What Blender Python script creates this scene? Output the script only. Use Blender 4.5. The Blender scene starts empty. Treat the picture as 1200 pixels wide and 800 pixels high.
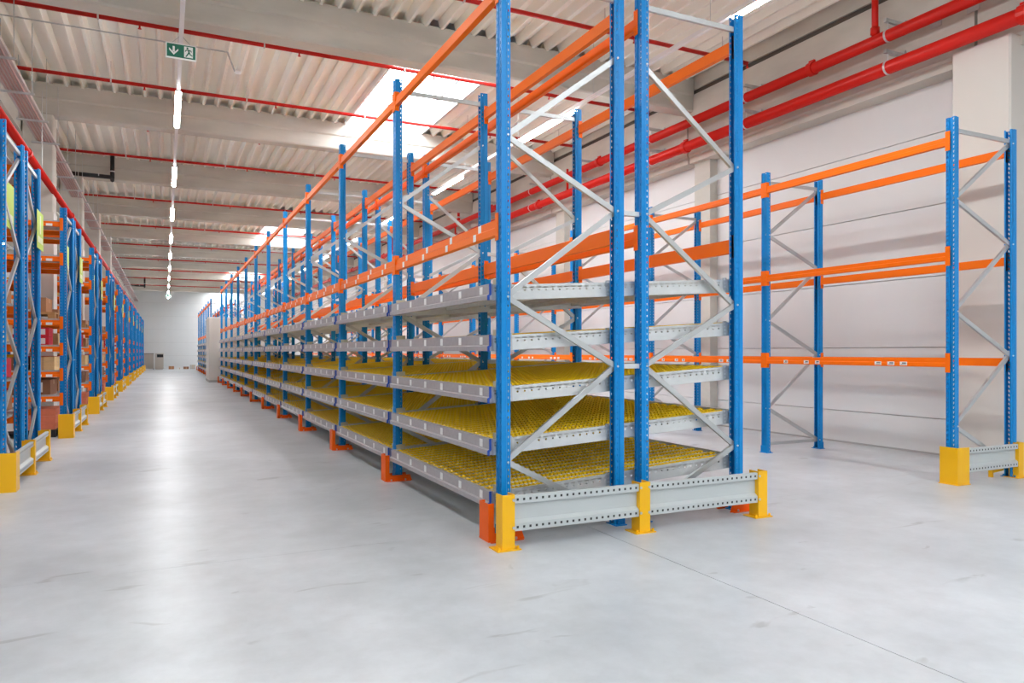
import bpy, math, random
from mathutils import Vector, Matrix
random.seed(7)
S = bpy.context.scene
COL = S.collection

# ---------------------------------------------------------------- camera
CAM_H, FPX, YAW = 1.43, 848.0, math.radians(25.6)
cd = bpy.data.cameras.new('camera'); cam = bpy.data.objects.new('camera', cd); COL.objects.link(cam)
cd.sensor_width = 36.0; cd.lens = FPX / 1200 * 36.0; cd.shift_y = 12.0 / 1200
cd.clip_start = 0.05; cd.clip_end = 300
cam.location = (0, 0, CAM_H); cam.rotation_euler = (math.pi / 2, 0, -YAW)
S.camera = cam
# ---------------------------------------------------------------- light and exposure
LAMP_EMIT = 64.0       # luminaires in the light lines
SKY_EMIT = 8.0        # daylight through the opal roof lights
w = bpy.data.worlds.new('sky'); S.world = w; w.use_nodes = True
w.node_tree.nodes['Background'].inputs[0].default_value = (0.75, 0.85, 1.0, 1)
w.node_tree.nodes['Background'].inputs[1].default_value = 1.0
vs = S.view_settings
vs.view_transform = 'Standard'; vs.look = 'None'; vs.gamma = 1.0; vs.use_curve_mapping = False
vs.exposure = 0.95
S.cycles.diffuse_bounces = 8; S.cycles.max_bounces = 14

# ---------------------------------------------------------------- materials
def lin(c):
    return tuple((x / 255 / 12.92) if x / 255 <= 0.04045 else ((x / 255 + 0.055) / 1.055) ** 2.4 for x in c) + (1,)
def mat(name, rgb, rough=0.5, metal=0.0, var=0.0, scale=8.0, bump=0.0, emit=None, es=0.0, bscale=60.0, stretch=None, spec=0.5):
    m = bpy.data.materials.new(name); m.use_nodes = True
    nt = m.node_tree; b = nt.nodes['Principled BSDF']
    c = lin(rgb); b.inputs['Base Color'].default_value = c
    b.inputs['Roughness'].default_value = rough; b.inputs['Metallic'].default_value = metal; b.inputs['Specular IOR Level'].default_value = spec
    if var or bump:
        tc = nt.nodes.new('ShaderNodeTexCoord'); src = tc.outputs['Object']
        if stretch:
            mp = nt.nodes.new('ShaderNodeMapping'); mp.inputs['Scale'].default_value = stretch
            nt.links.new(src, mp.inputs[0]); src = mp.outputs[0]
    if var:
        n = nt.nodes.new('ShaderNodeTexNoise'); n.inputs['Scale'].default_value = scale; n.inputs['Detail'].default_value = 5
        nt.links.new(src, n.inputs['Vector'])
        r = nt.nodes.new('ShaderNodeValToRGB')
        r.color_ramp.elements[0].position = 0.3; r.color_ramp.elements[1].position = 0.7
        r.color_ramp.elements[0].color = tuple(x * (1 - var) for x in c[:3]) + (1,)
        r.color_ramp.elements[1].color = tuple(min(1, x * (1 + var)) for x in c[:3]) + (1,)
        nt.links.new(n.outputs['Fac'], r.inputs[0]); nt.links.new(r.outputs[0], b.inputs['Base Color'])
    if bump:
        n2 = nt.nodes.new('ShaderNodeTexNoise'); n2.inputs['Scale'].default_value = bscale
        bp = nt.nodes.new('ShaderNodeBump'); bp.inputs['Strength'].default_value = bump; bp.inputs['Distance'].default_value = 0.01
        nt.links.new(src, n2.inputs['Vector']); nt.links.new(n2.outputs['Fac'], bp.inputs['Height']); nt.links.new(bp.outputs[0], b.inputs['Normal'])
    if emit:
        b.inputs['Emission Color'].default_value = emit + (1,); b.inputs['Emission Strength'].default_value = es
    return m
M = {}
M['blue'] = mat('blue_paint', (0, 134, 208), 0.36, spec=0.35)
M['orange'] = mat('orange_paint', (250, 114, 0), 0.45, spec=0.25)
M['guard_orange'] = mat('guard_orange_paint', (244, 98, 0), 0.45, spec=0.25)
M['yellow'] = mat('yellow_paint', (246, 186, 0), 0.36)
M['track'] = mat('roller_track_zinc', (206, 208, 206), 0.5, 0.2)
M['galv'] = mat('galvanised_steel', (196, 199, 200), 0.42, 0.55, 0.06, 14)
M['brace'] = mat('brace_galvanised_steel', (194, 197, 198), 0.38, 0.65)
M['galv_bright'] = mat('bright_galvanised_steel', (214, 217, 218), 0.38, 0.45, 0.04, 10)
M['rail'] = mat('grey_painted_rail', (196, 202, 203), 0.45, 0.2)
M['profile'] = mat('grey_shelf_profile', (176, 172, 176), 0.45, 0.3, 0.05, 20)
M['bracket'] = mat('zinc_bracket', (188, 186, 168), 0.5, 0.3)
M['roller'] = mat('yellow_roller_plastic', (252, 210, 0), 0.4)
M['dark'] = mat('dark_steel', (60, 62, 64), 0.5, 0.3)
M['label'] = mat('white_paper_label', (236, 236, 236), 0.6)
M['print'] = mat('dark_print', (70, 72, 78), 0.6)
M['capblue'] = mat('blue_plastic_cap', (28, 76, 170), 0.45)
M['wall'] = mat('white_wall_panel', (220, 221, 221), 0.55, 0, 0.015, 1.2)
M['joint'] = mat('panel_joint_grey', (172, 170, 168), 0.7)
M['white'] = mat('white_cladding', (212, 207, 200), 0.6)
M['conc'] = mat('precast_concrete', (201, 199, 190), 0.85, 0, 0.12, 1.6, 0.15, bscale=30, stretch=(0.5, 0.5, 1.6))
M['gap_dark'] = mat('concrete_gap', (92, 86, 80), 0.9)  # gap shade put into the colour, also fills the edge beam seams
M['deck'] = mat('ivory_roof_sheet', (246, 245, 237), 0.5, 0, 0.02, 1.0)
M['redpipe'] = mat('red_sprinkler_paint', (196, 30, 22), 0.42, spec=0.3)
M['redmain'] = mat('red_main_pipe_paint', (206, 26, 14), 0.36, spec=0.3)
M['tray'] = mat('cable_tray_zinc', (206, 198, 196), 0.5, 0.3)
M['cable'] = mat('grey_pink_cables', (196, 164, 160), 0.7)
M['black'] = mat('black_pipe', (22, 22, 24), 0.5)
M['trunk'] = mat('white_trunking', (236, 236, 238), 0.5)
M['lamp'] = mat('lamp_diffuser', (255, 255, 255), 0.5, emit=(0.965, 0.985, 1.0), es=LAMP_EMIT)
M['skylight'] = mat('opal_roof_light', (250, 252, 255), 0.5, emit=(0.93, 0.97, 1.0), es=SKY_EMIT)
M['green'] = mat('exit_green', (0, 108, 84), 0.5)
M['signwhite'] = mat('sign_white', (240, 244, 242), 0.5)
M['lime'] = mat('lime_sign', (196, 226, 96), 0.55)
M['limepale'] = mat('pale_sign_band', (228, 240, 200), 0.5)
M['carton'] = mat('brown_cardboard', (176, 126, 88), 0.8, 0, 0.06, 6)
M['carton2'] = mat('dark_cardboard', (140, 98, 72), 0.8, 0, 0.06, 6)
M['cream'] = mat('cream_cardboard', (222, 190, 138), 0.8, 0, 0.04, 6)
M['red'] = mat('red_box_card', (212, 26, 52), 0.55)
M['salmon'] = mat('salmon_box_card', (232, 132, 98), 0.7, 0, 0.06, 9)
M['whitebox'] = mat('white_box_card', (232, 228, 224), 0.65)
M['ybox'] = mat('yellow_box_plastic', (222, 172, 20), 0.5)
M['tape'] = mat('packing_tape', (196, 160, 120), 0.35)
M['wood'] = mat('pallet_wood', (186, 140, 92), 0.8, 0, 0.12, 9, stretch=(1, 6, 6))
M['blackwood'] = mat('black_plastic_pallet', (46, 44, 46), 0.6)
M['cabinet'] = mat('beige_grey_cabinet', (186, 178, 168), 0.6)
M['glass'] = mat('dark_screen_glass', (40, 44, 46), 0.15)

def floor_material():
    m = bpy.data.materials.new('polished_concrete_floor'); m.use_nodes = True
    nt = m.node_tree; b = nt.nodes['Principled BSDF']; L = nt.links.new
    g = nt.nodes.new('ShaderNodeNewGeometry')
    n1 = nt.nodes.new('ShaderNodeTexNoise'); n1.inputs['Scale'].default_value = 0.55; n1.inputs['Detail'].default_value = 7; n1.inputs['Roughness'].default_value = 0.62
    n2 = nt.nodes.new('ShaderNodeTexNoise'); n2.inputs['Scale'].default_value = 3.4; n2.inputs['Detail'].default_value = 6; n2.inputs['Roughness'].default_value = 0.7
    n3 = nt.nodes.new('ShaderNodeTexNoise'); n3.inputs['Scale'].default_value = 1.7; n3.inputs['Detail'].default_value = 3; n3.inputs['Distortion'].default_value = 1.2
    mp = nt.nodes.new('ShaderNodeMapping'); mp.inputs['Rotation'].default_value = (0, 0, 0.5); mp.inputs['Scale'].default_value = (0.9, 2.6, 1)
    L(g.outputs['Position'], n1.inputs['Vector']); L(g.outputs['Position'], n2.inputs['Vector'])
    L(g.outputs['Position'], mp.inputs[0]); L(mp.outputs[0], n3.inputs['Vector'])
    r1 = nt.nodes.new('ShaderNodeValToRGB'); r1.color_ramp.elements[0].position = 0.34; r1.color_ramp.elements[1].position = 0.66
    r1.color_ramp.elements[0].color = lin((184, 188, 192)); r1.color_ramp.elements[1].color = lin((209, 213, 218))
    r2 = nt.nodes.new('ShaderNodeValToRGB'); r2.color_ramp.elements[0].position = 0.3; r2.color_ramp.elements[1].position = 0.62
    r2.color_ramp.elements[0].color = (0.85, 0.85, 0.85, 1); r2.color_ramp.elements[1].color = (1, 1, 1, 1)
    r3 = nt.nodes.new('ShaderNodeValToRGB'); r3.color_ramp.elements[0].position = 0.27; r3.color_ramp.elements[1].position = 0.33
    r3.color_ramp.elements[0].color = (0.72, 0.71, 0.70, 1); r3.color_ramp.elements[1].color = (1, 1, 1, 1)
    x1 = nt.nodes.new('ShaderNodeMixRGB'); x1.blend_type = 'MULTIPLY'; x1.inputs[0].default_value = 1
    x2 = nt.nodes.new('ShaderNodeMixRGB'); x2.blend_type = 'MULTIPLY'; x2.inputs[0].default_value = 0.8
    L(n1.outputs[0], r1.inputs[0]); L(n2.outputs[0], r2.inputs[0]); L(n3.outputs[0], r3.inputs[0])
    L(r1.outputs[0], x1.inputs[1]); L(r2.outputs[0], x1.inputs[2]); L(x1.outputs[0], x2.inputs[1]); L(r3.outputs[0], x2.inputs[2])
    L(x2.outputs[0], b.inputs['Base Color'])
    rr = nt.nodes.new('ShaderNodeMapRange'); rr.inputs['To Min'].default_value = 0.24; rr.inputs['To Max'].default_value = 0.46
    L(n2.outputs[0], rr.inputs[0]); L(rr.outputs[0], b.inputs['Roughness'])
    return m
M['floor'] = floor_material()

# ---------------------------------------------------------------- mesh helpers
class G:
    def __init__(s): s.v = []; s.f = []
    def add(s, vs_, fs):
        n = len(s.v); s.v += [tuple(p) for p in vs_]; s.f += [tuple(i + n for i in q) for q in fs]; return s
    def box(s, x0, x1, y0, y1, z0, z1):
        return s.add([(x0,y0,z0),(x1,y0,z0),(x1,y1,z0),(x0,y1,z0),(x0,y0,z1),(x1,y0,z1),(x1,y1,z1),(x0,y1,z1)],
                     [(0,3,2,1),(4,5,6,7),(0,1,5,4),(1,2,6,5),(2,3,7,6),(3,0,4,7)])
    def prism(s, poly, a, b, axis='y', closed=True, caps=True):
        """poly: 2-D points; axis y -> (x,z) extruded along y; x -> (y,z); z -> (x,y)"""
        def P(p, t):
            return {'y': (p[0], t, p[1]), 'x': (t, p[0], p[1]), 'z': (p[0], p[1], t)}[axis]
        n = len(poly); k = n if closed else n - 1
        fs = [(i, (i + 1) % n, (i + 1) % n + n, i + n) for i in range(k)]
        if caps and closed: fs += [tuple(range(n))[::-1], tuple(range(n, 2 * n))]
        return s.add([P(p, a) for p in poly] + [P(p, b) for p in poly], fs)
    def tube(s, p, q, r, n=10, caps=True, r2=None):
        p, q = Vector(p), Vector(q); d = (q - p).normalized()
        u = d.orthogonal().normalized(); v_ = d.cross(u)
        r2 = r if r2 is None else r2
        c = [(math.cos(2 * math.pi * i / n), math.sin(2 * math.pi * i / n)) for i in range(n)]
        vs_ = [p + u * a * r + v_ * b * r for a, b in c] + [q + u * a * r2 + v_ * b * r2 for a, b in c]
        fs = [(i, (i + 1) % n, (i + 1) % n + n, i + n) for i in range(n)]
        if caps: fs += [tuple(range(n))[::-1], tuple(range(n, 2 * n))]
        return s.add(vs_, fs)
    def holes(s, o, wv, hv, n, hw, hh, skew=0.0, c=0.5):
        """a strip of n cells, each pierced by one hole; o origin, wv across, hv along one cell"""
        o, wv, hv = Vector(o), Vector(wv), Vector(hv)
        for k in range(n):
            b = o + hv * k
            P = lambda a, t: b + wv * a + hv * t
            s.add([P(0, 0), P(1, 0), P(1, 1), P(0, 1),
                   P(c - hw - skew, .5 - hh), P(c + hw - skew, .5 - hh), P(c + hw + skew, .5 + hh), P(c - hw + skew, .5 + hh)],
                  [(0, 1, 5, 4), (1, 2, 6, 5), (2, 3, 7, 6), (3, 0, 4, 7)])
        return s
    def mesh(s, name, m, smooth=False):
        me = bpy.data.meshes.new(name); me.from_pydata(s.v, [], s.f); me.update()
        me.materials.append(M[m])
        if smooth: me.polygons.foreach_set('use_smooth', [True] * len(me.polygons))
        return me
def put(name, me, parent=None, loc=(0, 0, 0), rot=(0, 0, 0), kind=None, label=None, cat=None, group=None):
    o = bpy.data.objects.new(name, me); COL.objects.link(o)
    if parent is not None: o.parent = parent
    o.location = loc; o.rotation_euler = rot
    if kind: o['kind'] = kind
    if label: o['label'] = label
    if cat: o['category'] = cat
    if group: o['group'] = group
    return o
def root(name, label, cat, loc=(0, 0, 0), rz=0.0, group=None):
    return put(name, None, None, loc, (0, 0, rz), None, label, cat, group)
ORD = ['first', 'second', 'third', 'fourth', 'fifth', 'sixth', 'seventh', 'eighth', 'ninth', 'tenth', 'eleventh', 'twelfth', 'thirteenth', 'fourteenth', 'fifteenth', 'sixteenth', 'seventeenth', 'eighteenth', 'nineteenth', 'twentieth']
CACHE = {}
def cached(key, fn):
    if key not in CACHE: CACHE[key] = fn()
    return CACHE[key]

# ================================================================= the setting
XW, XLEFT, YBACK, YFAR = 9.65, -9.0, -9.0, 67.0
ZDECK = 6.72
# floor: slabs with saw-cut joints
fl = put('floor', G().box(XLEFT, XW, YBACK, YFAR, -0.25, -0.012).mesh('floor', 'dark'), kind='structure')
xs = [XLEFT, -2.88, 3.12, XW]; ys = [YBACK] + [5.3 + 6.0 * k for k in range(-2, 11)] + [YFAR]
for i in range(len(xs) - 1):
    for j in range(len(ys) - 1):
        g = 0.003
        put('floor_slab', G().box(xs[i] + (g if i else 0), xs[i + 1] - g, ys[j] + 0.0012, ys[j + 1] - 0.0012, -0.011, 0).mesh('floor_slab', 'floor'), fl)
# right wall: white sandwich panels with horizontal joints
wr = put('wall_right', G().box(XW + 0.06, XW + 0.2, YBACK, YFAR, 0, 7.2).mesh('wall_right', 'joint'), kind='structure')
zj = [0.0, 0.50, 1.49, 2.48, 3.47, 4.46, 5.45, 6.44, 7.2]
def panel_mesh(L, h):
    return G().prism([(0, 0.004), (0.02, 0.0), (0.06, 0.0), (0.06, h), (0.02, h), (0, h - 0.004)], 0, L, 'y').mesh('wall_panel', 'wall')
yp = [YBACK + 7.6 * k for k in range(10)] + [YFAR]
for a, b in zip(yp[:-1], yp[1:]):
    for k in range(len(zj) - 1):
        L, h = b - a - 0.003, zj[k + 1] - zj[k] - 0.005
        put('wall_panel', cached(('wp', round(L, 3), round(h, 3)), lambda: panel_mesh(L, h)), wr, (XW, a, zj[k] + 0.004))
put('baseboard_right', G().box(XW - 0.012, XW, YBACK, YFAR, 0, 0.025).mesh('baseboard', 'joint'), kind='structure')
# far, left and back walls
wf = put('wall_far', G().box(XLEFT, XW, YFAR + 0.05, YFAR + 0.2, 0, 7.2).mesh('wall_far', 'joint'), kind='structure')
zf = [0, 1.1, 2.2, 3.3, 4.4, 5.5, 6.6, 7.2]
for k in range(len(zf) - 1):
    for a in (XLEFT, -2.8, 3.4):
        put('wall_panel', cached(('wfp', zf[k + 1] - zf[k]), lambda: G().box(0.003, 6.197, 0, 0.05, 0.004, zf[k + 1] - zf[k] - 0.004).mesh('wall_panel', 'wall')), wf, (a, YFAR, zf[k]))
put('wall_left', G().box(XLEFT - 0.2, XLEFT, YBACK, YFAR, 0, 7.2).mesh('wall_left', 'wall'), kind='structure')
put('wall_back', G().box(XLEFT, XW, YBACK - 0.2, YBACK, 0, 7.2).mesh('wall_back', 'wall'), kind='structure')
# ceiling: trapezoidal sheets between the concrete beams, roof lights in some bays
BEAM_Y = [11.25 + 5.65 * k for k in range(-3, 10)]
BEAM_W = 0.34
RIB = 0.28
SKY_X0 = 3.80; SKY_N = 6.5
ce = put('ceiling', G().box(XLEFT, XW, YBACK, YFAR, 7.16, 7.2).mesh('ceiling', 'deck'), kind='structure')
# the top slab is opened over the roof lights: rebuild it as strips
edges = [YBACK] + BEAM_Y + [YFAR]
SKY_BAYS = {1, 4, 7, 10, 13}
SX0, SX1 = SKY_X0, SKY_X0 + RIB * SKY_N
g = G()
for i in range(len(edges) - 1):
    a, b = edges[i], edges[i + 1]
    if i in SKY_BAYS:
        g.box(XLEFT, SX0, a, b, 7.16, 7.2); g.box(SX1, XW, a, b, 7.16, 7.2)
        g.box(SX0, SX1, a, a + BEAM_W + 0.02, 7.10, 7.2); g.box(SX0, SX1, b - 0.01, b, 7.10, 7.2)
    else:
        g.box(XLEFT, XW, a, b, 7.16, 7.2)
ce.data = g.mesh('ceiling', 'deck')
def deck_mesh(L, x0, x1):
    pts = []; x = x0; H = 0.15
    while x < x1 - 1e-4:
        pts += [(x, 0), (x + 0.045, 0), (x + 0.085, H), (x + RIB - 0.04, H)]
        x += RIB
    pts.append((x, 0))
    return G().prism(pts, 0, L, 'y', closed=False).mesh('roof_sheet', 'deck')
NX = int((SX0 - XLEFT) / RIB)
for i in range(len(edges) - 1):
    a, b = edges[i], edges[i + 1]; L = round(b - a, 3)
    x_start = SX0 - NX * RIB
    segs = [(x_start, SX0), (SX1, SX1 + 14 * RIB)] if i in SKY_BAYS else [(x_start, SX1 + 14 * RIB)]
    for (p, q) in segs:
        put('roof_sheet', cached(('deck', L, round(p, 2), round(q, 2)), lambda: deck_mesh(L, p, q)), ce, (0, a, ZDECK))
# cover to right wall
put('roof_edge_sheet', G().box(SX1 + 14 * RIB, XW, YBACK, YFAR, 6.86, 6.9).mesh('roof_edge_sheet', 'deck'), ce)
for n, i in enumerate(sorted(SKY_BAYS)):
    if i >= len(edges) - 1: continue
    a, b = edges[i] + BEAM_W, edges[i + 1]
    r = root('skylight', ('bright opal roof light, %s one seen from the camera' % ORD[n - 1]) if n else 'bright opal roof light nearest the back wall', 'skylight', (SX0, a, ZDECK + 0.15), group='roof lights between the concrete beams')
    W, L = SX1 - SX0, b - a
    put('curb', G().box(-0.04, 0.0, 0, L, -0.15, 0.42).box(W, W + 0.04, 0, L, -0.15, 0.42).box(0, W, 0, 0.03, -0.16, 0.42).box(0, W, L - 0.03, L, -0.16, 0.42).mesh('curb', 'trunk'), r)
    put('pane', G().prism([(-0.02, 0.40), (W * .25, 0.47), (W * .5, 0.5), (W * .75, 0.47), (W + .02, 0.40), (W + .02, 0.42), (W * .75, 0.49), (W * .5, 0.52), (W * .25, 0.49), (-.02, 0.42)], 0.0, L, 'y').mesh('pane', 'skylight'), r)
# transverse beams
def beam_mesh(x0, x1):
    w_ = BEAM_W
    return G().prism([(0.02, 0), (w_ - 0.02, 0), (w_, 0.03), (w_, 0.30), (w_ + 0.03, 0.33), (w_ + 0.03, 0.62), (-0.03, 0.62), (-0.03, 0.33), (0, 0.30), (0, 0.03)], x0, x1, 'x').mesh('roof_beam', 'conc')
bm_ = beam_mesh(XLEFT, 9.32)
for n, y in enumerate(BEAM_Y):
    put('trim_%d' % (n + 1), bm_, None, (0, y, 6.13), kind='structure')
# edge beam on the right wall, seams at the columns
eb = put('trim_20', G().box(9.42, XW, YBACK, YFAR, 5.17, 6.40).mesh('edge_beam_core', 'gap_dark'), kind='structure')
for a, b in zip([YBACK] + BEAM_Y, BEAM_Y + [YFAR]):
    L = round(b - a - 0.02, 3)
    put('edge_beam', cached(('eb', L), lambda: G().prism([(9.36, 5.15), (XW, 5.15), (XW, 6.46), (9.33, 6.46), (9.33, 5.30), (9.36, 5.27)], 0.02, L, 'y').mesh('edge_beam', 'conc')), eb, (0, a + 0.17 if a > YBACK else a, 0))
put('trim_23', G().box(9.36, XW, YBACK, YFAR, 6.57, 6.86).mesh('roof_kerb', 'conc'), kind='structure')
put('trim_21', G().box(9.40, XW, YBACK, YFAR, 6.46, 6.57).mesh('gap_shade_strip', 'gap_dark'), kind='structure')  # dark strip stands in for the shade in the gap below the roof
# longitudinal beam on the left with columns
put('trim_22', G().box(-3.0, -2.55, YBACK, YFAR, 5.75, 6.7).mesh('long_beam', 'conc'), kind='structure')
COLSEC = [(-2.53, 0.02), (-2.51, 0), (-2.03, 0), (-2.01, 0.02), (-2.01, 0.48), (-2.03, 0.5), (-2.51, 0.5), (-2.53, 0.48)]
for n, y in enumerate(BEAM_Y):
    clash = any(9.03 + 5.13 * r_ - 0.65 < y < 9.03 + 5.13 * r_ + 2.40 for r_ in range(11))
    if not clash:
        c_ = put('trim_%d' % (30 + n), cached('lcol', lambda: G().prism(COLSEC, 0, 6.13, 'z').mesh('left_column', 'conc')), None, (0, y, 0), kind='structure')
        put('column_cladding', cached('lclad', lambda: G().box(-2.54, -2.0, -0.01, 0.51, 0, 4.2).mesh('column_cladding', 'white')), c_)
    if abs(y - 5.6) > 0.1:
        put('trim_%d' % (50 + n), cached('rcol', lambda: G().box(9.47, XW, -0.2, 0.25, 0, 5.16).mesh('pilaster', 'conc')), None, (0, y - 0.12, 0), kind='structure')
put('trim_70', G().prism([(9.15, 5.27), (9.17, 5.25), (XW, 5.25), (XW, 5.97), (9.17, 5.97), (9.15, 5.95)], 0, 5.26, 'z').mesh('clad_column', 'white'), kind='structure')

# ================================================================= rack parts
def upright_mesh(H):
    g = G(); n = int(H / 0.05); c = H / n
    up = (0, 0, c)
    for s in (-1, 1):
        g.holes((-0.04, s * 0.05, 0), (0, -s * 0.032, 0), up, n, 0.20, 0.24, 0.10 * s)
        g.prism([(-0.04, s * 0.018), (-0.028, s * 0.013), (-0.028, 0)], 0, H, 'z', closed=False)
        g.prism([(-0.04, s * 0.05), (0.0, s * 0.05), (0.006, s * 0.043)], 0, H, 'z', closed=False)
        g.holes((0.006, s * 0.043, 0), (0.03, 0, 0), up, n, 0.14, 0.16)
        g.prism([(0.036, s * 0.043), (0.042, s * 0.038), (0.042, s * 0.022)], 0, H, 'z', closed=False)
    return g.mesh('upright', 'blue')
def foot_mesh():
    g = G().box(-0.055, 0.055, -0.075, 0.075, 0, 0.008).box(-0.045, -0.041, -0.06, 0.06, 0.008, 0.10)
    for s in (-1, 1): g.tube((0.02, s * 0.062, 0.008), (0.02, s * 0.062, 0.026), 0.009, 6)
    return g.mesh('foot_plate', 'blue')
def brace_mesh(L):
    t = 0.003; a = 0.022; d = 0.028
    return G().prism([(-a, -d/2), (a, -d/2), (a, d/2), (a - t, d/2), (a - t, -d/2 + t), (-a + t, -d/2 + t), (-a + t, d/2), (-a, d/2)], 0, L, 'z').mesh('brace', 'brace')
def beam_sec(L, h):
    return G().prism([(0, 0.004), (0.004, 0), (0.05, 0), (0.05, h), (0.012, h), (0.010, h - 0.004), (0.010, h * 0.52), (0, h * 0.45)], 0, L, 'y').mesh('beam', 'orange')
def connector_mesh(h):
    e = (0.21 - h) / 2
    g = G().box(-0.006, 0.0, -0.049, 0.004, -e, h + e).box(-0.006, 0.045, 0.0, 0.004, -e, h + e)
    for k in range(4):
        z = -e + (h + 2 * e) * (k + 0.5) / 4
        g.tube((-0.009, -0.03, z), (-0.006, -0.03, z), 0.006, 6)
    return g.mesh('connector', 'orange')
def label_mesh(w_, h): return G().box(-0.0015, 0, -w_ / 2, w_ / 2, 0, h).mesh('paper_label', 'label')
def print_mesh(w_, h): return G().box(-0.0022, -0.0014, -w_ * .36, w_ * .36, h * .2, h * .34).box(-0.0022, -0.0014, -w_ * .36, w_ * .20, h * .5, h * .78).mesh('label_print', 'print')

NODES_LONG = [('i', 0.075), ('o', 0.585), ('i', 1.31), ('o', 1.852), ('i', 2.59), ('o', 3.09), ('i', 3.85)]
def frame(parent, x_out, x_in, y, H, top_h, nodes, feet=True):
    """a ladder frame: outer upright at x_out facing away from x_in"""
    s = 1 if x_in > x_out else -1
    um = cached(('up', H), lambda: upright_mesh(H))
    for x, rz in ((x_out, 0 if s > 0 else math.pi), (x_in, math.pi if s > 0 else 0)):
        u = put('upright', um, parent, (x, y, 0), (0, 0, rz))
        if feet: put('foot_plate', cached('foot', foot_mesh), u)
    xo, xi = x_out + s * 0.018, x_in - s * 0.018
    pts = [((xi if k == 'i' else xo), z) for k, z in nodes]
    segs = list(zip(pts[:-1], pts[1:])) + [((xo, top_h), (xi, top_h)), ((xo, 0.125), (xi, 0.125))]
    for k, ((xa, za), (xb, zb)) in enumerate(segs):
        dx, dz = xb - xa, zb - za; L = math.hypot(dx, dz)
        bmesh_ = cached(('br', round(L, 2)), lambda: brace_mesh(L))
        put('brace', bmesh_, parent, (xa, y + (0.006 if k % 2 else -0.006), za), (0, math.atan2(dx, dz), 0))
    for x, z in pts:
        put('bolt', cached('bolt', lambda: G().tube((0, -0.05, 0), (0, 0.05, 0), 0.009, 6).mesh('bolt', 'galv_bright')), parent, (x, y, z))
def beam(parent, xu, face, y0, y1, z, h):
    """beam between uprights at y0 and y1; xu upright centre, face -1 / +1 the side its front looks to"""
    L = round(y1 - y0 - 0.10, 4)
    me = cached(('beam', L, h), lambda: beam_sec(L, h)); cm = cached(('con', h), lambda: connector_mesh(h))
    if face < 0:
        b = put('beam', me, parent, (xu - 0.042, y0 + 0.05, z)); 
    else:
        b = put('beam', me, parent, (xu + 0.042, y1 - 0.05, z), (0, 0, math.pi))
    put('connector', cm, b, (0, 0, 0))
    c2 = put('connector', cached(('con2', h), lambda: mirror_connector(h)), b, (0, L, 0))
    return b
def mirror_connector(h):
    e = (0.21 - h) / 2
    g = G().box(-0.006, 0.0, -0.004, 0.049, -e, h + e).box(-0.006, 0.045, -0.004, 0.0, -e, h + e)
    for k in range(4):
        z = -e + (h + 2 * e) * (k + 0.5) / 4
        g.tube((-0.009, 0.03, z), (-0.006, 0.03, z), 0.006, 6)
    return g.mesh('connector', 'orange')

# ---------------------------------------------------------------- carton flow shelf of one bay
PITCH = 2.81
X1, X2, X3, X4 = 2.345, 3.381, 3.637, 4.668
SLOPE = 0.061
NTR = 19
BX0, BX1 = -0.065, 2.33
def track_mesh():
    return G().prism([(-0.032, -0.010), (-0.032, -0.040), (0.032, -0.040), (0.032, -0.010), (0.029, -0.010), (0.029, -0.037), (-0.029, -0.037), (-0.029, -0.010)], BX0, BX1, 'x').mesh('roller_track', 'track')
def track_ys(): return [0.13 + (PITCH - 0.26) * k / (NTR - 1) for k in range(NTR)]
def tracks_mesh():
    g = G()
    for y in track_ys():
        g.prism([(y - 0.032, -0.010), (y - 0.032, -0.040), (y + 0.032, -0.040), (y + 0.032, -0.010)], BX0, BX1, 'x', closed=False)
    return g.mesh('roller_tracks', 'track')
def rollers_mesh():
    g = G(); n = 62
    for j, y in enumerate(track_ys()):
        for k in range(n):
            x = BX0 + 0.02 + (BX1 - BX0 - 0.04) * (k + 0.5 * (j % 2)) / n
            g.tube((x, y - 0.023, -0.006), (x, y + 0.023, -0.006), 0.0145, 6)
    return g.mesh('rollers', 'roller')
def side_rail_mesh():
    """perforated side profile along x, 0.118 high"""
    g = G(); n = 38; c = (BX1 - BX0 + 0.02) / n
    x0 = BX0 - 0.01
    g.holes((x0, 0, -0.032), (0, 0, 0.020), (c, 0, 0), n, 0.30, 0.34)       # slots
    g.holes((x0, 0, -0.056), (0, 0, 0.024), (c, 0, 0), n, 0.26, 0.12)       # round holes
    x1 = BX1 + 0.01
    g.add([(x0, 0, -0.012), (x1, 0, -0.012), (x1, 0, 0.004), (x0, 0, 0.004)], [(0, 1, 2, 3)])
    g.add([(x0, 0, -0.114), (x1, 0, -0.114), (x1, 0, -0.056), (x0, 0, -0.056)], [(0, 1, 2, 3)])
    g.box(x0, x1, 0, 0.022, 0.002, 0.004); g.box(x0, x1, 0, 0.028, -0.116, -0.113)
    return g.mesh('side_rail', 'galv_bright')
def front_profile_mesh(L):
    return G().prism([(-0.060, 0.012), (-0.092, 0.012), (-0.096, -0.066), (-0.112, -0.074), (-0.114, -0.110), (-0.062, -0.112)], 0, L, 'y').mesh('front_profile', 'profile')
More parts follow.
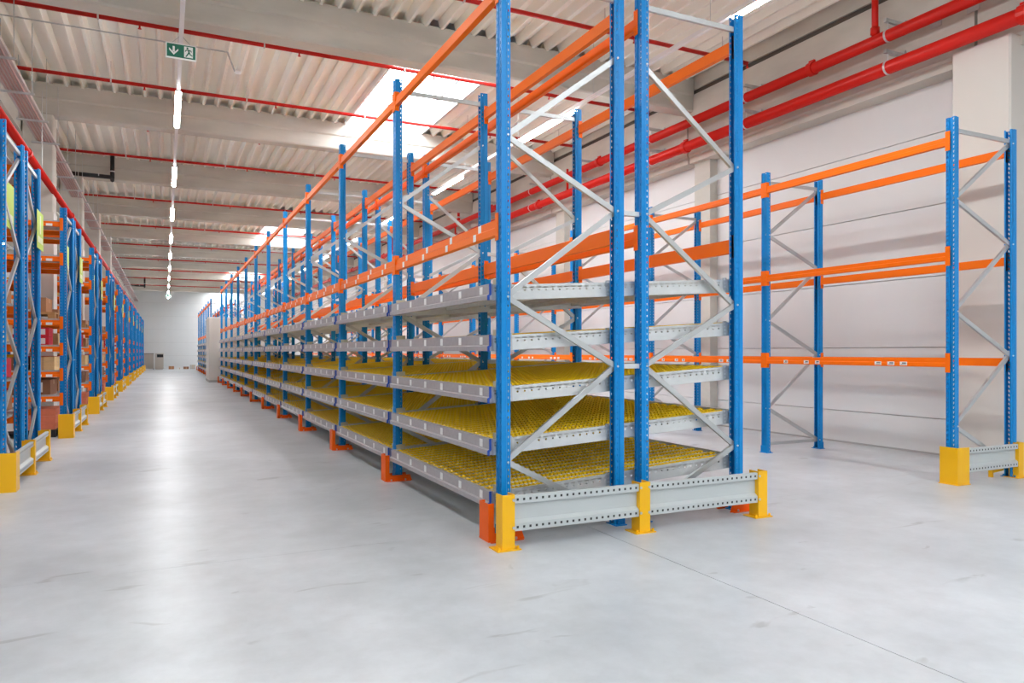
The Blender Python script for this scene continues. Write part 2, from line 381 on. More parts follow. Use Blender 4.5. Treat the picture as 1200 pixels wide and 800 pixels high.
def flow_bed(parent, i, y0, z, near):
    """shelf of bay i, level height z at the aisle upright"""
    ch = G()
    for x in (0.02, 0.55, 1.10, 1.65, 2.20):
        ch.prism([(x, -0.042), (x + 0.05, -0.042), (x + 0.05, -0.082), (x, -0.082)], 0.07, PITCH - 0.07, 'y')
    me = cached('bedframe', lambda: ch.mesh('shelf_frame', 'galv'))
    b = put('shelf_frame', me, parent, (X1, y0, z), (0, -SLOPE, 0))
    put('front_profile', cached('fp', lambda: front_profile_mesh(PITCH - 0.12)), b, (0, 0.06, 0))
    put('rear_profile', cached('rp', lambda: G().prism([(2.335, 0.01), (2.352, 0.01), (2.352, -0.10), (2.335, -0.10)], 0.06, PITCH - 0.06, 'y').mesh('rear_profile', 'galv')), b)
    sm = cached('srail', side_rail_mesh)
    put('side_rail', sm, b, (0, 0.062, 0))
    put('side_rail', cached('srail2', lambda: mirror_y(sm)), b, (0, PITCH - 0.062, 0))
    cap = cached('cap', lambda: G().prism([(-0.080, 0.014), (-0.096, 0.014), (-0.100, -0.068), (-0.116, -0.076), (-0.118, -0.114), (-0.102, -0.114), (-0.100, -0.084), (-0.084, -0.072)], 0, 0.012, 'y').mesh('end_cap', 'capblue'))
    put('end_cap', cap, b, (0, 0.048, 0)); put('end_cap', cap, b, (0, PITCH - 0.060, 0))
    brk = cached('brk', lambda: G().box(-0.04, 0.06, 0, 0.004, -0.07, 0.055).box(-0.04, -0.036, 0, 0.07, -0.05, 0.05).mesh('bracket', 'bracket'))
    put('bracket', brk, b, (0.01, 0.056, 0)); put('bracket', brk, b, (0.01, PITCH - 0.066, 0))
    clip = cached('clip', lambda: G().holes((0, 0, -0.11), (0.05, 0, 0), (0, 0, 0.032), 4, 0.24, 0.22).mesh('clip_plate', 'galv'))
    for x in (0.05, 0.965, 1.315, 2.225): put('clip_plate', clip, b, (x, 0.058, 0.0))
    put('rollers', cached('rollers', rollers_mesh), b, kind='stuff')
    if near:
        tm = cached('track', track_mesh)
        for y in track_ys(): put('roller_track', tm, b, (0, y, 0))
    else:
        put('roller_tracks', cached('tracks', tracks_mesh), b, kind='stuff')
    lm = cached('flabel', lambda: G().prism([(-0.0925, -0.002), (-0.0965, -0.062), (-0.0985, -0.062), (-0.0945, -0.002)], -0.028, 0.028, 'y').mesh('paper_label', 'label'))
    lp = cached('flprint', lambda: G().prism([(-0.0955, -0.02), (-0.0972, -0.045), (-0.0995, -0.045), (-0.0975, -0.02)], -0.015, 0.015, 'y').mesh('label_print', 'tray'))
    ys_ = [0.22 + 0.455 * k for k in range(6)]
    if i < 8:
        for y in ys_: put('paper_label', lm, b, (0, y, 0))
    else:
        def many():
            g = G()
            for y in ys_: g.prism([(-0.0925, -0.002), (-0.0965, -0.062), (-0.0985, -0.062), (-0.0945, -0.002)], y - 0.028, y + 0.028, 'y')
            return g.mesh('paper_labels', 'label')
        put('paper_labels', cached('manylab', many), b, kind='stuff')
    return b
def mirror_y(me):
    m2 = me.copy()
    for v in m2.vertices: v.co.y = -v.co.y
    return m2

# ================================================================= the carton flow rack in the middle
Y0 = 5.046; NB = 11; HM = 4.465
LEVELS = [0.345, 0.750, 1.153, 1.553, 1.947]
def flow_rack(label, y0, nb, near_bays):
    rk = root('flow_rack', label, 'rack', (0, 0, 0))
    rk.location = (0, 0, 0)
    for k in range(nb + 1):
        y = y0 + PITCH * k
        frame(rk, X1, X2, y, HM, 4.34, NODES_LONG)
        frame(rk, X4, X3, y, HM, 4.34, NODES_LONG)
        for z in (1.31, 2.585):
            put('row_spacer', cached('spacer', lambda: G().box(0, X3 - X2 - 0.05, -0.02, 0.02, -0.02, 0.02).mesh('row_spacer', 'galv_bright')), rk, (X2 + 0.025, y, z))
    for k in range(nb):
        a, b = y0 + PITCH * k, y0 + PITCH * (k + 1)
        for (x, f) in ((X1, -1), (X2, 1), (X3, -1), (X4, 1)):
            bm1 = beam(rk, x, f, a, b, 2.330, 0.125)
            beam(rk, x, f, a, b, 4.162, 0.102)
            if x == X1:
                for j in range(4):
                    yy = 0.34 + 0.66 * j
                    for dy, dz in ((0, 0.052), (0.085, 0.004)):
                        if dz > 0.05:
                            put('paper_label', cached('bl', lambda: label_mesh(0.058, 0.058)), bm1, (0.0100, yy, dz + 0.013))
                        else:
                            put('paper_label', cached('bl', lambda: label_mesh(0.058, 0.058)), bm1, (0.0, yy + dy, 0.005))
        for z in LEVELS:
            flow_bed(rk, k, a, z, k < near_bays)
    return rk
flow_rack('long blue and orange carton flow rack with sloping yellow roller shelves in the middle', Y0, NB, 3)
flow_rack('distant flow rack beyond the white cabin, deeper along the aisle', 44.6, 6, 0)

# orange upright guards along both long sides
def guard_mesh():
    g = G()
    # tall channel in front
    g.prism([(-0.165, -0.085), (-0.165, 0.085), (-0.118, 0.085), (-0.118, 0.080), (-0.160, 0.080), (-0.160, -0.080), (-0.118, -0.080), (-0.118, -0.085)], 0, 0.29, 'z')
    for s in (-1, 1):
        y = s * 0.0825
        g.prism([(-0.165, 0), (0.14, 0), (0.115, 0.065), (-0.165, 0.065)], y - 0.0025, y + 0.0025, 'y')
        g.box(-0.155, 0.12, min(y, y + s * 0.035), max(y, y + s * 0.035), 0, 0.005)
    return g.mesh('upright_guard', 'guard_orange')
gm = guard_mesh()
gb = G()
for s in (-1, 1):
    for x in (-0.10, 0.06): gb.tube((x, s * 0.10, 0.005), (x, s * 0.10, 0.024), 0.009, 6)
gbm = gb.mesh('anchor_bolt', 'galv')
def guards(y0, n, where, grp):
    for k in range(n):
        for x, rz, side in ((X1, 0, 'on aisle side'), (X4, math.pi, 'on wall side')):
            o = put('upright_guard', gm, None, (x, y0 + PITCH * k, 0), (0, 0, rz), None,
                    'orange guard, %s from the near end %s of %s' % (ORD[k], side, where), 'guard', grp)
            put('anchor_bolt', gbm, o)
guards(Y0, NB + 1, 'flow rack', 'orange guards of the flow rack')
guards(44.6, 7, 'distant rack', 'orange guards of the distant flow rack')

# ---------------------------------------------------------------- yellow end guards with grey rails
def post_mesh(w_=0.10, d=0.11, h=0.40):
    g = G()
    g.prism([(-w_ / 2, 0), (w_ / 2, 0), (w_ / 2, d), (w_ / 2 - 0.006, d), (w_ / 2 - 0.006, 0.006), (-w_ / 2 + 0.006, 0.006), (-w_ / 2 + 0.006, d), (-w_ / 2, d)], 0.008, h, 'z')
    g.box(-w_ / 2 - 0.045, w_ / 2 + 0.045, -0.02, d + 0.03, 0, 0.008)
    for sx in (-1, 1): g.tube((sx * (w_ / 2 + 0.025), 0.0, 0.008), (sx * (w_ / 2 + 0.025), 0.0, 0.03), 0.010, 6)
    return g.mesh('post', 'yellow')
def rail_mesh(L):
    """grey profile along +x, front looking to -y, 0.255 high with two rows of holes"""
    g = G(); n = max(4, int(L / 0.05)); c = L / n
    g.prism([(0.0, 0.255), (0.035, 0.255)], 0, L, 'x', closed=False)
    g.holes((0, 0, 0.255), (0, 0, -0.055), (c, 0, 0), n, 0.16, 0.17)
    g.prism([(0, 0.200), (0.030, 0.192), (0.030, 0.078), (0, 0.055)], 0, L, 'x', closed=False)
    g.holes((0, 0, 0.055), (0, 0, -0.055), (c, 0, 0), n, 0.16, 0.17)
    g.prism([(0, 0), (0.035, 0)], 0, L, 'x', closed=False)
    return g.mesh('rail', 'rail')
def rail(parent, L, loc):
    o = put('rail', cached(('rail', round(L, 3)), lambda: rail_mesh(L)), parent, loc)
    put('hole_shade_strip', cached(('hole_shade', round(L, 3)), lambda: G().box(0.002, L - 0.002, 0.006, 0.032, 0.202, 0.252).box(0.002, L - 0.002, 0.006, 0.032, 0.003, 0.052).mesh('hole_shade_strip', 'dark')), o)  # dark strips inside stand in for the shade seen through the holes
def corner_mesh():
    """L-shaped corner plate with ribs, near-left corner at the origin, faces -x and -y"""
    g = G()
    g.prism([(0, 0), (0.20, 0), (0.20, 0.006), (0.155, 0.006), (0.145, 0.016), (0.06, 0.016), (0.05, 0.006), (0.006, 0.006), (0.006, 0.20), (0, 0.20)], 0.006, 0.40, 'z')
    g.box(-0.01, 0.21, -0.01, 0.21, 0, 0.008)
    return g.mesh('corner_post', 'yellow')
eg = root('end_guard', 'yellow posts carrying a grey perforated rail across the front end of the flow rack', 'guard', (0, 4.70, 0))
PX = [2.225, 3.417, 4.655]
for x in PX: put('post', cached('post', post_mesh), eg, (x, 0, 0))
for a, b in zip(PX[:-1], PX[1:]):
    L = b - a - 0.104
    rail(eg, L, (a + 0.052, 0.010, 0.132))
    for x in (a + 0.04, b - 0.04):
        for z in (0.16, 0.36): put('bolt', cached('gbolt', lambda: G().tube((0, -0.008, 0), (0, 0.002, 0), 0.011, 6).mesh('bolt', 'galv')), eg, (x, 0, z))

# ================================================================= pallet rack along the right wall
XRF, XRB = 7.697, 8.723
pr = root('pallet_rack', 'empty blue and orange pallet rack standing along the white right wall', 'rack')
HR = 3.965
NR = 15
NODES_SHORT = [('i', 0.132), ('o', 0.625), ('i', 1.385), ('o', 1.867), ('i', 2.653), ('o', 3.083), ('i', 3.80)]
PR = 2.70
for k in range(NR):
    frame(pr, XRF, XRB, 5.009 + PR * k, HR, 3.83, NODES_SHORT)
for k in range(NR - 1):
    a, b = 5.009 + PR * k, 5.009 + PR * (k + 1)
    for x, f in ((XRF, -1), (XRB, 1)):
        for z in (1.262, 2.420, 3.668):
            bb = beam(pr, x, f, a, b, z, 0.095)
            if f < 0 and z < 1.5:
                for y, wd in ((0.50, .09), (0.66, .09), (0.83, .09), (1.72, .07), (1.90, .08), (2.25, .07)):
                    l_ = put('paper_label', cached(('rl', wd), lambda: label_mesh(wd, 0.042)), bb, (0.0, y, 0.012))
                    if k < 3: put('label_print', cached(('rp', wd), lambda: print_mesh(wd, 0.042)), l_)
rg = root('end_guard', 'yellow corner post and grey rail guarding the end of the wall rack', 'guard', (7.62, 4.905, 0))
put('corner_post', cached('corner', corner_mesh), rg)
rail(rg, 0.88, (0.20, 0.004, 0.132))
put('post', cached('post', post_mesh), rg, (1.135, 0.0, 0))
hk = G().prism([(0.86, 0), (0.89, 0), (0.89, 0.05), (1.08, 0.065), (1.08, 0.09), (0.86, 0.08)], 0.16, 0.20, 'y')
put('floor_bracket', hk.mesh('floor_bracket', 'yellow'), rg)

# ================================================================= pallet rack rows on the left, ending at the aisle
XU = -1.535; HL = 3.83; ROWP = 5.13; NROW = 11
LZ = [0.60, 1.01, 1.43, 1.87, 2.93, 3.51]
DA = (0.0, 1.03); DB = (1.31, 2.25)         # frame depths along world y, from the row's near upright
NODES_LEFT = [('i', 0.06), ('o', 0.70), ('i', 1.28), ('o', 1.86), ('i', 2.52), ('o', 3.10), ('i', 3.65)]
for r_ in range(NROW):
    yb = 9.03 + ROWP * r_
    rk = root('pallet_rack', 'blue pallet rack row left of the aisle, %s from the camera' % ORD[r_], 'rack', (XU, yb, 0), math.pi / 2, 'rack rows left of the aisle')
    nb = 2 if r_ < 3 else 1
    # local: +y -> world -x ; +x -> world +y
    for k in range(nb + 1):
        frame(rk, DA[0], DA[1], 2.8 * k, HL, 3.72, NODES_LEFT, feet=(r_ < 6))
        frame(rk, DB[1], DB[0], 2.8 * k, HL, 3.72, NODES_LEFT, feet=(r_ < 6))
    for k in range(nb):
        for z in LZ:
            for x, f in ((DA[0], -1), (DA[1], 1), (DB[0], -1), (DB[1], 1)):
                bb = beam(rk, x, f, 2.8 * k, 2.8 * (k + 1), z, 0.085)
                if f < 0 and x == 0 and k == 0 and r_ < 5:
                    put('paper_label', cached(('rl', .09), lambda: label_mesh(0.09, 0.036)), bb, (0, 0.15, 0.004))
                    put('paper_label', cached(('rl', .09), lambda: label_mesh(0.09, 0.036)), bb, (0, 0.30, 0.004))
            for xa, xb in (DA, DB):
                put('shelf_panel', cached(('shp', round(xb - xa, 2)), lambda: G().box(0.045, xb - xa - 0.045, 0.055, 2.745, 0.0, 0.012).box(0.03, 0.05, 0.055, 2.745, 0, 0.03).box(xb - xa - 0.05, xb - xa - 0.03, 0.055, 2.745, 0, 0.03).mesh('shelf_panel', 'galv')), rk, (xa, 2.8 * k, z + 0.086))
    # lime location signs on the aisle side
    for t, (ya, yc) in enumerate(((0.14, 0.68), (1.95, 2.47))):
        sx = XU + (0.004, 0.052)[t]
        o = put('location_sign', G().box(0, 0.004, 0, yc - ya, 0, 0.49).mesh('location_sign', 'lime'), None, (sx, yb + ya, 2.77), (0, 0, 0), None,
                'lime green sign on the %s frame of the %s left rack row' % (('near', 'far')[t], ORD[r_]), 'sign', 'lime signs on the left rack ends')
        put('sign_band', G().box(0.004, 0.006, 0.06, yc - ya - 0.06, 0.08, 0.16).mesh('sign_band', 'limepale'), o)
        if t: put('sign_band', G().box(0.004, 0.006, 0.22, 0.30, 0.20, 0.44).mesh('sign_band', 'limepale'), o)
    # end guard: corner post, two posts, rails along the aisle
    lg = root('end_guard', 'yellow posts and grey rail guarding the aisle end of the %s left rack row' % ORD[r_], 'guard', (-1.37, yb - 0.20, 0), math.pi / 2, 'end guards of the left rack rows')
    # local +x -> world +y, local -y -> world +x
    put('corner_post', cached('corner2', lambda: G().prism([(0, 0), (0.20, 0), (0.20, 0.006), (0.15, 0.006), (0.14, 0.016), (0.06, 0.016), (0.05, 0.006), (0.006, 0.006), (0.006, 0.22), (0, 0.22)], 0.0, 0.40, 'z').mesh('corner_post', 'yellow')), lg)
    for x in (1.22, 2.42):
        put('post', cached('post2', lambda: post_mesh(0.09, 0.13)), lg, (x, 0.0, 0))
    for a, b in ((0.20, 1.17), (1.27, 2.37)):
        rail(lg, b - a, (a, 0.012, 0.132))

# ---------------------------------------------------------------- goods on the left racks
def carton(name, x, y, z, sx, sy, sz, m, label, cat, tape='tape', lab=False, lid=False, grp=None):
    """x = right (aisle) face, y = near face, z bottom"""
    b = 0.004
    o = put(name, cached(('ct', sx, sy, sz, m), lambda: G().prism([(b, 0), (sx - b, 0), (sx, b), (sx, sy - b), (sx - b, sy), (b, sy), (0, sy - b), (0, b)], 0, sz, 'z').mesh(name, m)),
            None, (x - sx, y, z), (0, 0, 0 if lid else random.uniform(-0.012, 0.012)), None, label, cat, grp)
    if tape: put('tape', cached(('tp', sx, sy, sz), lambda: G().box(0, sx, sy / 2 - 0.025, sy / 2 + 0.025, sz, sz + 0.001).box(sx, sx + 0.001, sy / 2 - 0.025, sy / 2 + 0.025, sz * .7, sz).box(sx * .46, sx * .56, -0.001, 0, 0, sz).mesh('tape', tape)), o)
    if lid: put('lid', cached(('lid', sx, sy, sz, m), lambda: G().box(-0.008, sx + 0.008, -0.008, sy + 0.008, sz * 0.55, sz).mesh('lid', m)), o)
    if lab: put('paper_label', cached(('bxl', sx, sz), lambda: G().box(sx * .22, sx * .80, -0.002, 0, sz * .22, sz * .85).mesh('paper_label', 'label')), o)
    return o
def pallet(x, y, z, sx, sy, m, label):
    g = G(); n = 7
    for k in range(n):
        a = sy * k / n; g.box(0, sx, a + 0.01, a + sy / n - 0.01, 0.105, 0.127)
    for q in (0, .5, 1):
        xa = (sx - 0.10) * q; g.box(xa, xa + 0.10, 0, sy, 0.0, 0.02); 
        for t in (0, .5, 1):
            ya = (sy - 0.12) * t; g.box(xa, xa + 0.10, ya, ya + 0.12, 0.02, 0.085)
    for t in (0, .5, 1):
        ya = (sy - 0.10) * t; g.box(0, sx, ya, ya + 0.10, 0.085, 0.105)
    return put('pallet', g.mesh('pallet', m), None, (x - sx, y, z), (0, 0, 0), None, label, 'pallet')
SHN = ['lowest', 'second lowest', 'third', 'fourth', 'fifth', 'top']
top = lambda l: LZ[l] + 0.098
for r_ in range(NROW):
    yb = 9.03 + ROWP * r_; R = ORD[r_]
    def L(what, l, extra=''): return '%s on %s shelf, %s left rack row%s' % (what, SHN[l], R, extra)
    xa = XU - 0.12
    full = r_ < 5
    # floor: pallet with boxes
    pal = pallet(xa, yb + 0.06, 0.0, 0.8, 0.92, 'blackwood', 'black pallet on the floor under the %s left rack row' % R)
    for k in range(3):
        carton('flat_box', xa - 0.44, yb + 0.08, 0.127 + 0.115 * k, 0.36, 0.85, 0.113, 'whitebox', 'white flat box, %s of its stack, under %s left rack row' % (['lowest', 'middle one', 'topmost'][k], R), 'box', None, lid=True)
        carton('flat_box', xa - 0.01, yb + 0.08, 0.127 + 0.115 * k, 0.40, 0.85, 0.113, 'salmon', 'salmon flat box, %s of its stack, under %s left rack row' % (['lowest', 'middle one', 'topmost'][k], R), 'box', None, lid=True)
    # lowest shelf
    carton('carton', xa - 0.08, yb + 0.10, top(0), 0.55, 0.80, 0.26, 'carton2', L('dark brown carton', 0), 'carton', lab=True)
    carton('box', xa - 0.66, yb + 0.10, top(0), 0.30, 0.70, 0.22, 'red', L('plain red box', 0), 'box', None)
    # second
    for k in range(2):
        carton('carton', xa - 0.40, yb + 0.08, top(1) + 0.115 * k, 0.55, 0.8, 0.113, 'carton2', L('flat dark carton', 1, ', %s of two' % ('lower', 'upper')[k]), 'carton')
    for k in range(3):
        carton('carton', xa - 0.02, yb + 0.08, top(1) + 0.08 * k, 0.34, 0.8, 0.078, 'cream', L('cream flat carton', 1, ', %s of three' % ('lowest', 'middle', 'top')[k]), 'carton')
    # third: red boxes with white labels
    for k in range(2):
        for j in range(2):
            carton('box', xa - 0.10 - 0.42 * j, yb + 0.07, top(2) + 0.155 * k, 0.24, 0.5, 0.15, 'red', L('red box with white label', 2, ', %s, %s' % (('lower', 'upper')[k], ('by the aisle', 'further in')[j])), 'box', None, lab=True)
    carton('box', xa - 0.37, yb + 0.10, top(2), 0.13, 0.5, 0.24, 'whitebox', L('slim white box', 2), 'box', None)
    # fourth: pallet and cartons
    pallet(xa - 0.01, yb + 0.06, top(3), 0.8, 0.9, 'wood', L('small wooden pallet', 3))
    carton('carton', xa - 0.14, yb + 0.10, top(3) + 0.127, 0.42, 0.7, 0.24, 'carton', L('brown cardboard carton', 3), 'carton', lab=False)
    carton('carton', xa - 0.58, yb + 0.10, top(3) + 0.127, 0.22, 0.7, 0.20, 'whitebox', L('white carton', 3), 'carton', lab=True)
    if full:
        # deeper in the bay
        for l, m, nm, w_ in ((0, 'red', 'red', .6), (1, 'ybox', 'yellow', .7), (2, 'carton', 'brown', .8), (3, 'carton2', 'dark brown', .7), (4, 'ybox', 'yellow', .55)):
            carton('carton', xa - 1.15, yb + 0.12, top(l), w_, 0.75, 0.26, m, L('%s box' % nm, l, ', in the middle of the bay'), 'box', 'tape' if 'brown' in nm else None, lab=(l % 2 == 0))
        # second frame of the row
        for l, m, nm in ((0, 'carton', 'brown'), (1, 'red', 'red'), (2, 'cream', 'cream'), (3, 'carton', 'brown')):
            carton('carton', xa - 0.12, yb + 1.42, top(l), 0.6, 0.7, 0.24, m, L('%s carton' % nm, l, ', far side'), 'carton', lab=True)

# ================================================================= services under the roof
# sprinkler branch pipes
SPY = [9.5 + 2.825 * k for k in range(0, 19)]
def sprinkler_mesh(): return G().tube((-2.5, 0, 0), (9.05, 0, 0), 0.033, 10).mesh('branch_pipe', 'redpipe', True)
for n, y in enumerate(SPY):
    if any(b - 0.1 < y < b + BEAM_W + 0.1 for b in BEAM_Y): y += 0.5
    o = put('sprinkler_pipe', cached('sprk', sprinkler_mesh), None, (0, y, 6.40), (0, 0, 0), None,
            'thin red sprinkler pipe crossing under the roof sheets' + ', %s from the camera' % ORD[n], 'pipe', 'red sprinkler pipes under the roof')
    for k in range(5):
        x = -0.9 + 2.35 * k
        put('hanger', cached('hang', lambda: G().box(-0.012, 0.012, -0.036, 0.036, -0.038, 0.038).tube((0, 0, 0.03), (0, 0, 0.36), 0.006, 6).mesh('hanger', 'tray')), o, (x, 0, 0))
        put('sprinkler_head', cached('head', lambda: G().tube((0, 0, -0.03), (0, 0, -0.075), 0.014, 8).tube((0, 0, -0.075), (0, 0, -0.082), 0.026, 8).mesh('sprinkler_head', 'redpipe')), o, (x + 0.55, 0, 0))
# two red mains on the right edge beam
def main_pipe(z, rad, x, label, upper):
    o = put('main_pipe', G().tube((0, YBACK, 0), (0, YFAR, 0), rad, 20).mesh('main_pipe', 'redmain', True), None, (x, 0, z), (0, 0, 0), None, label, 'pipe')
    cm = G().tube((0, -0.05, 0), (0, 0.05, 0), rad + 0.022, 16).box(-0.02, 0.02, -0.05, 0.05, rad, rad + 0.05).mesh('coupling', 'redmain')
    hm = G().tube((0, -0.014, 0), (0, 0.014, 0), rad + 0.007, 16).tube((0, 0, rad), (0, 0, rad + 0.12), 0.007, 6).mesh('pipe_clip', 'galv_bright')
    bk = G().prism([(-0.06, 0.0), (-0.06, 0.05), (0.34, 0.05), (0.34, 0.0)], -0.022, 0.022, 'y').box(0.30, 0.345, -0.04, 0.04, -0.06, 0.09).mesh('wall_bracket', 'galv')
    y = 2.0 if upper else 5.0
    while y < 64:
        put('coupling', cm, o, (0, y, 0)); y += 6.07
    y = 1.37
    while y < 64:
        put('pipe_clip', hm, o, (0, y, 0)); put('wall_bracket', bk, o, (0, y, rad + 0.10)); y += 2.7
    return o
mp1 = main_pipe(5.79, 0.082, 9.0, 'upper of the two thick red pipes along the right wall', True)
mp2 = main_pipe(5.35, 0.092, 9.0, 'lower of the two thick red pipes along the right wall', False)
for y in (6.97, 19.6, 23.0, 31.0):
    put('riser', cached('riser', lambda: G().tube((0, 0, 0), (0, 0, 0.9), 0.045, 10).tube((0, 0, 0.04), (0, 0, 0.13), 0.062, 10).mesh('riser', 'redmain', True)), mp1, (0, y, 0.06))
for y in (15.6, 19.4, 23.3):
    put('riser', cached('riser2', lambda: G().tube((0, 0, 0), (0, 0, 0.55), 0.03, 10).mesh('riser', 'redmain', True)), mp2, (0, y, 0.06))
# anchor plates on edge beam
for n, y in enumerate((5.72, 6.22)):
    put('anchor_plate', G().box(-0.012, 0, 0, 0.16, 0, 0.16).box(-0.03, -0.012, 0.05, 0.09, 0.07, 0.10).mesh('anchor_plate', 'galv'), None, (9.33, y, 5.78), (0, 0, 0), None, 'small grey steel plate on the edge beam, %s of two' % ('right one', 'left one')[n], 'plate')
# red main over the left racks
lp = put('main_pipe', G().tube((0, 6.0, 0), (0, 62, 0), 0.062, 16).mesh('main_pipe', 'redmain', True), None, (-2.0, 0, 4.62), (0, 0, 0), None, 'red pipe running above the left rack rows', 'pipe')
for k in range(9):
    put('coupling', cached('lcoup', lambda: G().tube((0, -0.05, 0), (0, 0.05, 0), 0.08, 14).mesh('coupling', 'redmain')), lp, (0, 7.8 + 6.0 * k, 0))
for k in range(9):
    put('hanger', cached('lhang', lambda: G().tube((0, 0, 0.06), (0, 0, 1.5), 0.008, 6).mesh('hanger', 'galv')), lp, (0, 9.4 + 6.0 * k, 0))
# cable tray
ct = root('cable_tray', 'long galvanised cable tray with cables, hanging above the left rack ends', 'cable tray', (-2.13, 0, 5.58))
for s in (-1, 1):
    put('side_rail', G().box(s * 0.15 - 0.004, s * 0.15 + 0.004, YBACK, YFAR, 0, 0.06).mesh('side_rail', 'tray'), ct)
put('tray_bottom', G().box(-0.146, 0.146, YBACK, YFAR, 0, 0.004).mesh('tray_bottom', 'tray'), ct)
for k in range(5):
    put('cable', G().tube((-0.10 + 0.05 * k, YBACK, -0.004), (-0.10 + 0.05 * k, YFAR, -0.004), 0.016, 6).mesh('cable', 'cable'), ct)
y = 6.0
while y < 64:
    put('support', cached('tsup', lambda: G().box(-0.24, 0.24, -0.02, 0.02, -0.05, -0.02).tube((-0.21, 0, -0.03), (-0.21, 0, 1.1), 0.006, 6).tube((0.21, 0, -0.03), (0.21, 0, 1.1), 0.006, 6).mesh('support', 'galv')), ct, (0, y, 0)); y += 1.55
# black drain pipes below two beams
for n, y in enumerate((22.3, 56.2)):
    o = put('drain_pipe', G().tube((-2.75, 0, 0), (-1.24, 0, -0.02), 0.055, 12).tube((-1.29, 0, -0.02), (-1.29, 0, 0.62), 0.055, 12).mesh('drain_pipe', 'black', True), None, (0, y, 6.16 if n == 0 else 6.0), (0, 0, 0), None,
            'black drain pipe bent under a concrete beam, %s' % ('nearer one', 'far one near the end wall')[n], 'pipe')
    put('clamp', G().tube((-1.29, 0, 0.12), (-1.29, 0, 0.15), 0.06, 12).tube((-1.62, 0, 0), (-1.60, 0, 0), 0.06, 12).mesh('clamp', 'galv_bright'), o)
    put('elbow', G().tube((-1.29, -0.05, -0.10), (-1.29, 0.02, -0.10), 0.05, 12).mesh('elbow', 'dark'), o)

cn = put('conduit', G().tube((-2.4, 0, 0), (0.98, 0, 0), 0.011, 6).tube((0.98, 0, 0), (1.10, 0, -0.32), 0.014, 6).mesh('conduit', 'galv'), None, (0, 13.55, 6.66), (0, 0, 0), None, 'thin grey conduit crossing the roof sheets with a small detector', 'conduit')
put('detector', G().tube((1.10, 0, -0.32), (1.20, 0, -0.33), 0.03, 10).mesh('detector', 'trunk'), cn)
# ---------------------------------------------------------------- light lines
LZ0 = 5.60
def lamp_line(x, first, n, row, hid):
    t = put('light_trunking', G().box(-0.028, 0.028, YBACK + 0.5, YFAR - 3, 0.0, 0.055).mesh('light_trunking', 'trunk'), None, (x, 0, LZ0), (0, 0, 0), None,
            'white light trunking hanging %s' % row, 'trunking')
    y = YBACK + 2.2
    while y < YFAR - 3:
        put('suspension', cached('susp', lambda: G().tube((0, 0, 0.05), (0, 0, 1.12), 0.004, 5).mesh('suspension', 'galv')), t, (0, y, 0)); y += 2.825
    for k in range(n):
        y = first + 5.25 * k - (0.6 if (x > 6 and k < 3) else 0.3 if (0 < x < 1 and k < 4) else 0)
        if y + 2.1 > YFAR - 3: break
        o = root('light_fixture', ('lit strip light %s, %s one seen from the camera' % (row, ORD[k - hid])) if k >= hid else ('strip light %s, %s from the back wall' % (row, ORD[k])), 'light', (x, y, LZ0), 0, 'strip lights ' + row)
        put('housing', cached('lhouse', lambda: G().prism([(-0.03, 0), (0.03, 0), (0.045, -0.02), (0.045, -0.028), (-0.045, -0.028), (-0.045, -0.02)], 0, 2.0, 'y').mesh('housing', 'trunk')), o)
        put('diffuser', cached('ldiff', lambda: G().prism([(-0.043, -0.0285), (0.043, -0.0285), (0.034, -0.05), (-0.034, -0.05)], 0.01, 1.99, 'y').mesh('diffuser', 'lamp')), o)
lamp_line(0.19, 12.69 - 5.25 * 4, 15, 'over the open aisle', 4)
lamp_line(6.35, 10.75 - 5.25 * 3, 15, 'behind the flow rack', 2)
lamp_line(-5.6, 10.75 - 5.25 * 3, 15, 'over the left racks, added for fill', 20)  # unseen light line, added to fill the hall with light
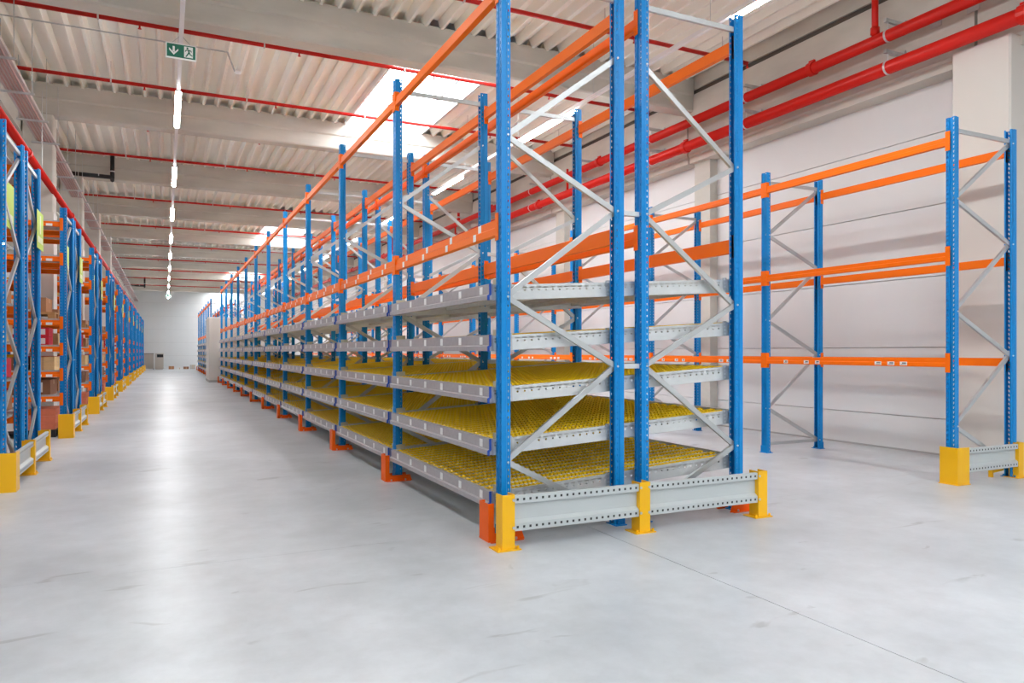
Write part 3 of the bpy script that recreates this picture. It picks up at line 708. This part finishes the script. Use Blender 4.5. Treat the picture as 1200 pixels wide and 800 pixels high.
# exit signs hanging below the aisle trunking
def exit_sign(y, z, k):
    o = put('exit_sign', G().box(-0.185, 0.185, -0.012, 0.012, 0, 0.205).mesh('exit_sign', 'signwhite'), None, (0.19, y, z), (0, 0, 0), None,
            'green emergency exit sign with arrow and running figure, %s' % ('nearer one over the aisle', 'far one down the aisle')[k], 'sign')
    put('suspension', G().tube((-0.12, 0, 0.2), (-0.02, 0, 0.305), 0.004, 5).tube((0.12, 0, 0.2), (0.02, 0, 0.305), 0.004, 5).mesh('suspension', 'galv'), o)
    put('sign_face', G().box(-0.172, 0.172, -0.015, -0.012, 0.02, 0.192).mesh('sign_face', 'green'), o)
    a = G()
    def poly(pts, d=-0.018): a.prism(pts, d, d + 0.003, 'y')
    cx, cz = -0.09, 0.105
    poly([(cx - 0.013, cz + 0.055), (cx + 0.013, cz + 0.055), (cx + 0.013, cz - 0.02), (cx - 0.013, cz - 0.02)])
    poly([(cx, cz - 0.058), (cx + 0.055, cz + 0.003), (cx + 0.055, cz + 0.028), (cx, cz - 0.030), (cx - 0.055, cz + 0.028), (cx - 0.055, cz + 0.003)])
    put('arrow', a.mesh('arrow', 'signwhite'), o)
    a = G(); poly([(0.035, 0.035), (0.142, 0.035), (0.142, 0.178), (0.035, 0.178)], -0.0175); put('doorway', a.mesh('doorway', 'signwhite'), o)
    a = G()
    a.tube((0.075, -0.021, 0.158), (0.075, -0.017, 0.158), 0.012, 10)
    poly([(0.078, 0.145), (0.098, 0.135), (0.104, 0.100), (0.086, 0.098)], -0.021)
    poly([(0.090, 0.140), (0.122, 0.130), (0.128, 0.112), (0.120, 0.110), (0.114, 0.122), (0.092, 0.128)], -0.021)
    poly([(0.080, 0.143), (0.054, 0.132), (0.044, 0.112), (0.052, 0.108), (0.062, 0.124), (0.084, 0.130)], -0.021)
    poly([(0.090, 0.104), (0.106, 0.102), (0.112, 0.082), (0.140, 0.066), (0.134, 0.057), (0.102, 0.073)], -0.021)
    poly([(0.086, 0.106), (0.100, 0.098), (0.080, 0.064), (0.062, 0.040), (0.050, 0.046), (0.068, 0.072)], -0.021)
    put('running_figure', a.mesh('running_figure', 'green'), o)
exit_sign(10.55, 5.30, 0)
exit_sign(57.0, 5.30, 1)

# ---------------------------------------------------------------- far end of the hall
cb = root('white_cabin', 'white boxed-in cabin standing behind the end of the flow rack', 'cabin', (1.85, 36.55, 0))
put('wall_panel', G().box(0, 3.4, 0, 3.0, 0, 3.0).mesh('cabin_body', 'white'), cb)
put('roof_trim', G().box(-0.02, 3.42, -0.02, 3.02, 3.0, 3.05).mesh('roof_trim', 'wall'), cb)
put('base_trim', G().box(-0.015, 3.415, -0.015, 3.015, 0, 0.1).mesh('base_trim', 'joint'), cb)
pc = root('control_cabinet', 'beige-grey control cabinet with dark screen at the far wall', 'cabinet', (-0.75, 65.2, 0))
put('body', G().box(0, 0.62, 0, 0.5, 0.06, 1.30).box(0.04, 0.58, 0.04, 0.46, 0, 0.06).mesh('body', 'cabinet'), pc)
put('door', G().box(0.03, 0.59, -0.02, 0, 0.12, 0.80).mesh('door', 'cabinet'), pc)
put('screen', G().box(0.14, 0.60, -0.015, 0, 0.98, 1.22).mesh('screen', 'glass'), pc)
put('drawer', G().box(0.03, 0.59, -0.02, 0, 0.83, 0.94).mesh('drawer', 'cabinet'), pc)
pp = root('partition', 'low grey partition panel beside the control cabinet at the far wall', 'partition', (-2.6, 65.6, 0))
put('panel', G().box(0, 1.75, 0, 0.05, 0.05, 1.26).mesh('panel', 'cabinet'), pp)
put('cap_rail', G().box(-0.01, 1.77, -0.01, 0.06, 1.26, 1.30).mesh('cap_rail', 'dark'), pp)
for x in (0.0, 1.70): put('leg', G().box(x, x + 0.05, -0.1, 0.15, 0, 0.05).mesh('leg', 'dark'), pp)
for n, (x, m, h) in enumerate(((0.65, 'carton', 0.25), (1.25, 'whitebox', 0.12), (1.75, 'carton2', 0.2), (2.25, 'cabinet', 0.35))):
    carton('carton', x, 65.4, 0, 0.4, 0.4, h, m, 'small carton on the floor by the far wall, %s from the cabinet' % ORD[n], 'carton')
carton('carton', -1.5, 64.6, 0, 0.5, 0.5, 0.35, 'carton', 'brown carton at the end of the left rack rows', 'carton')
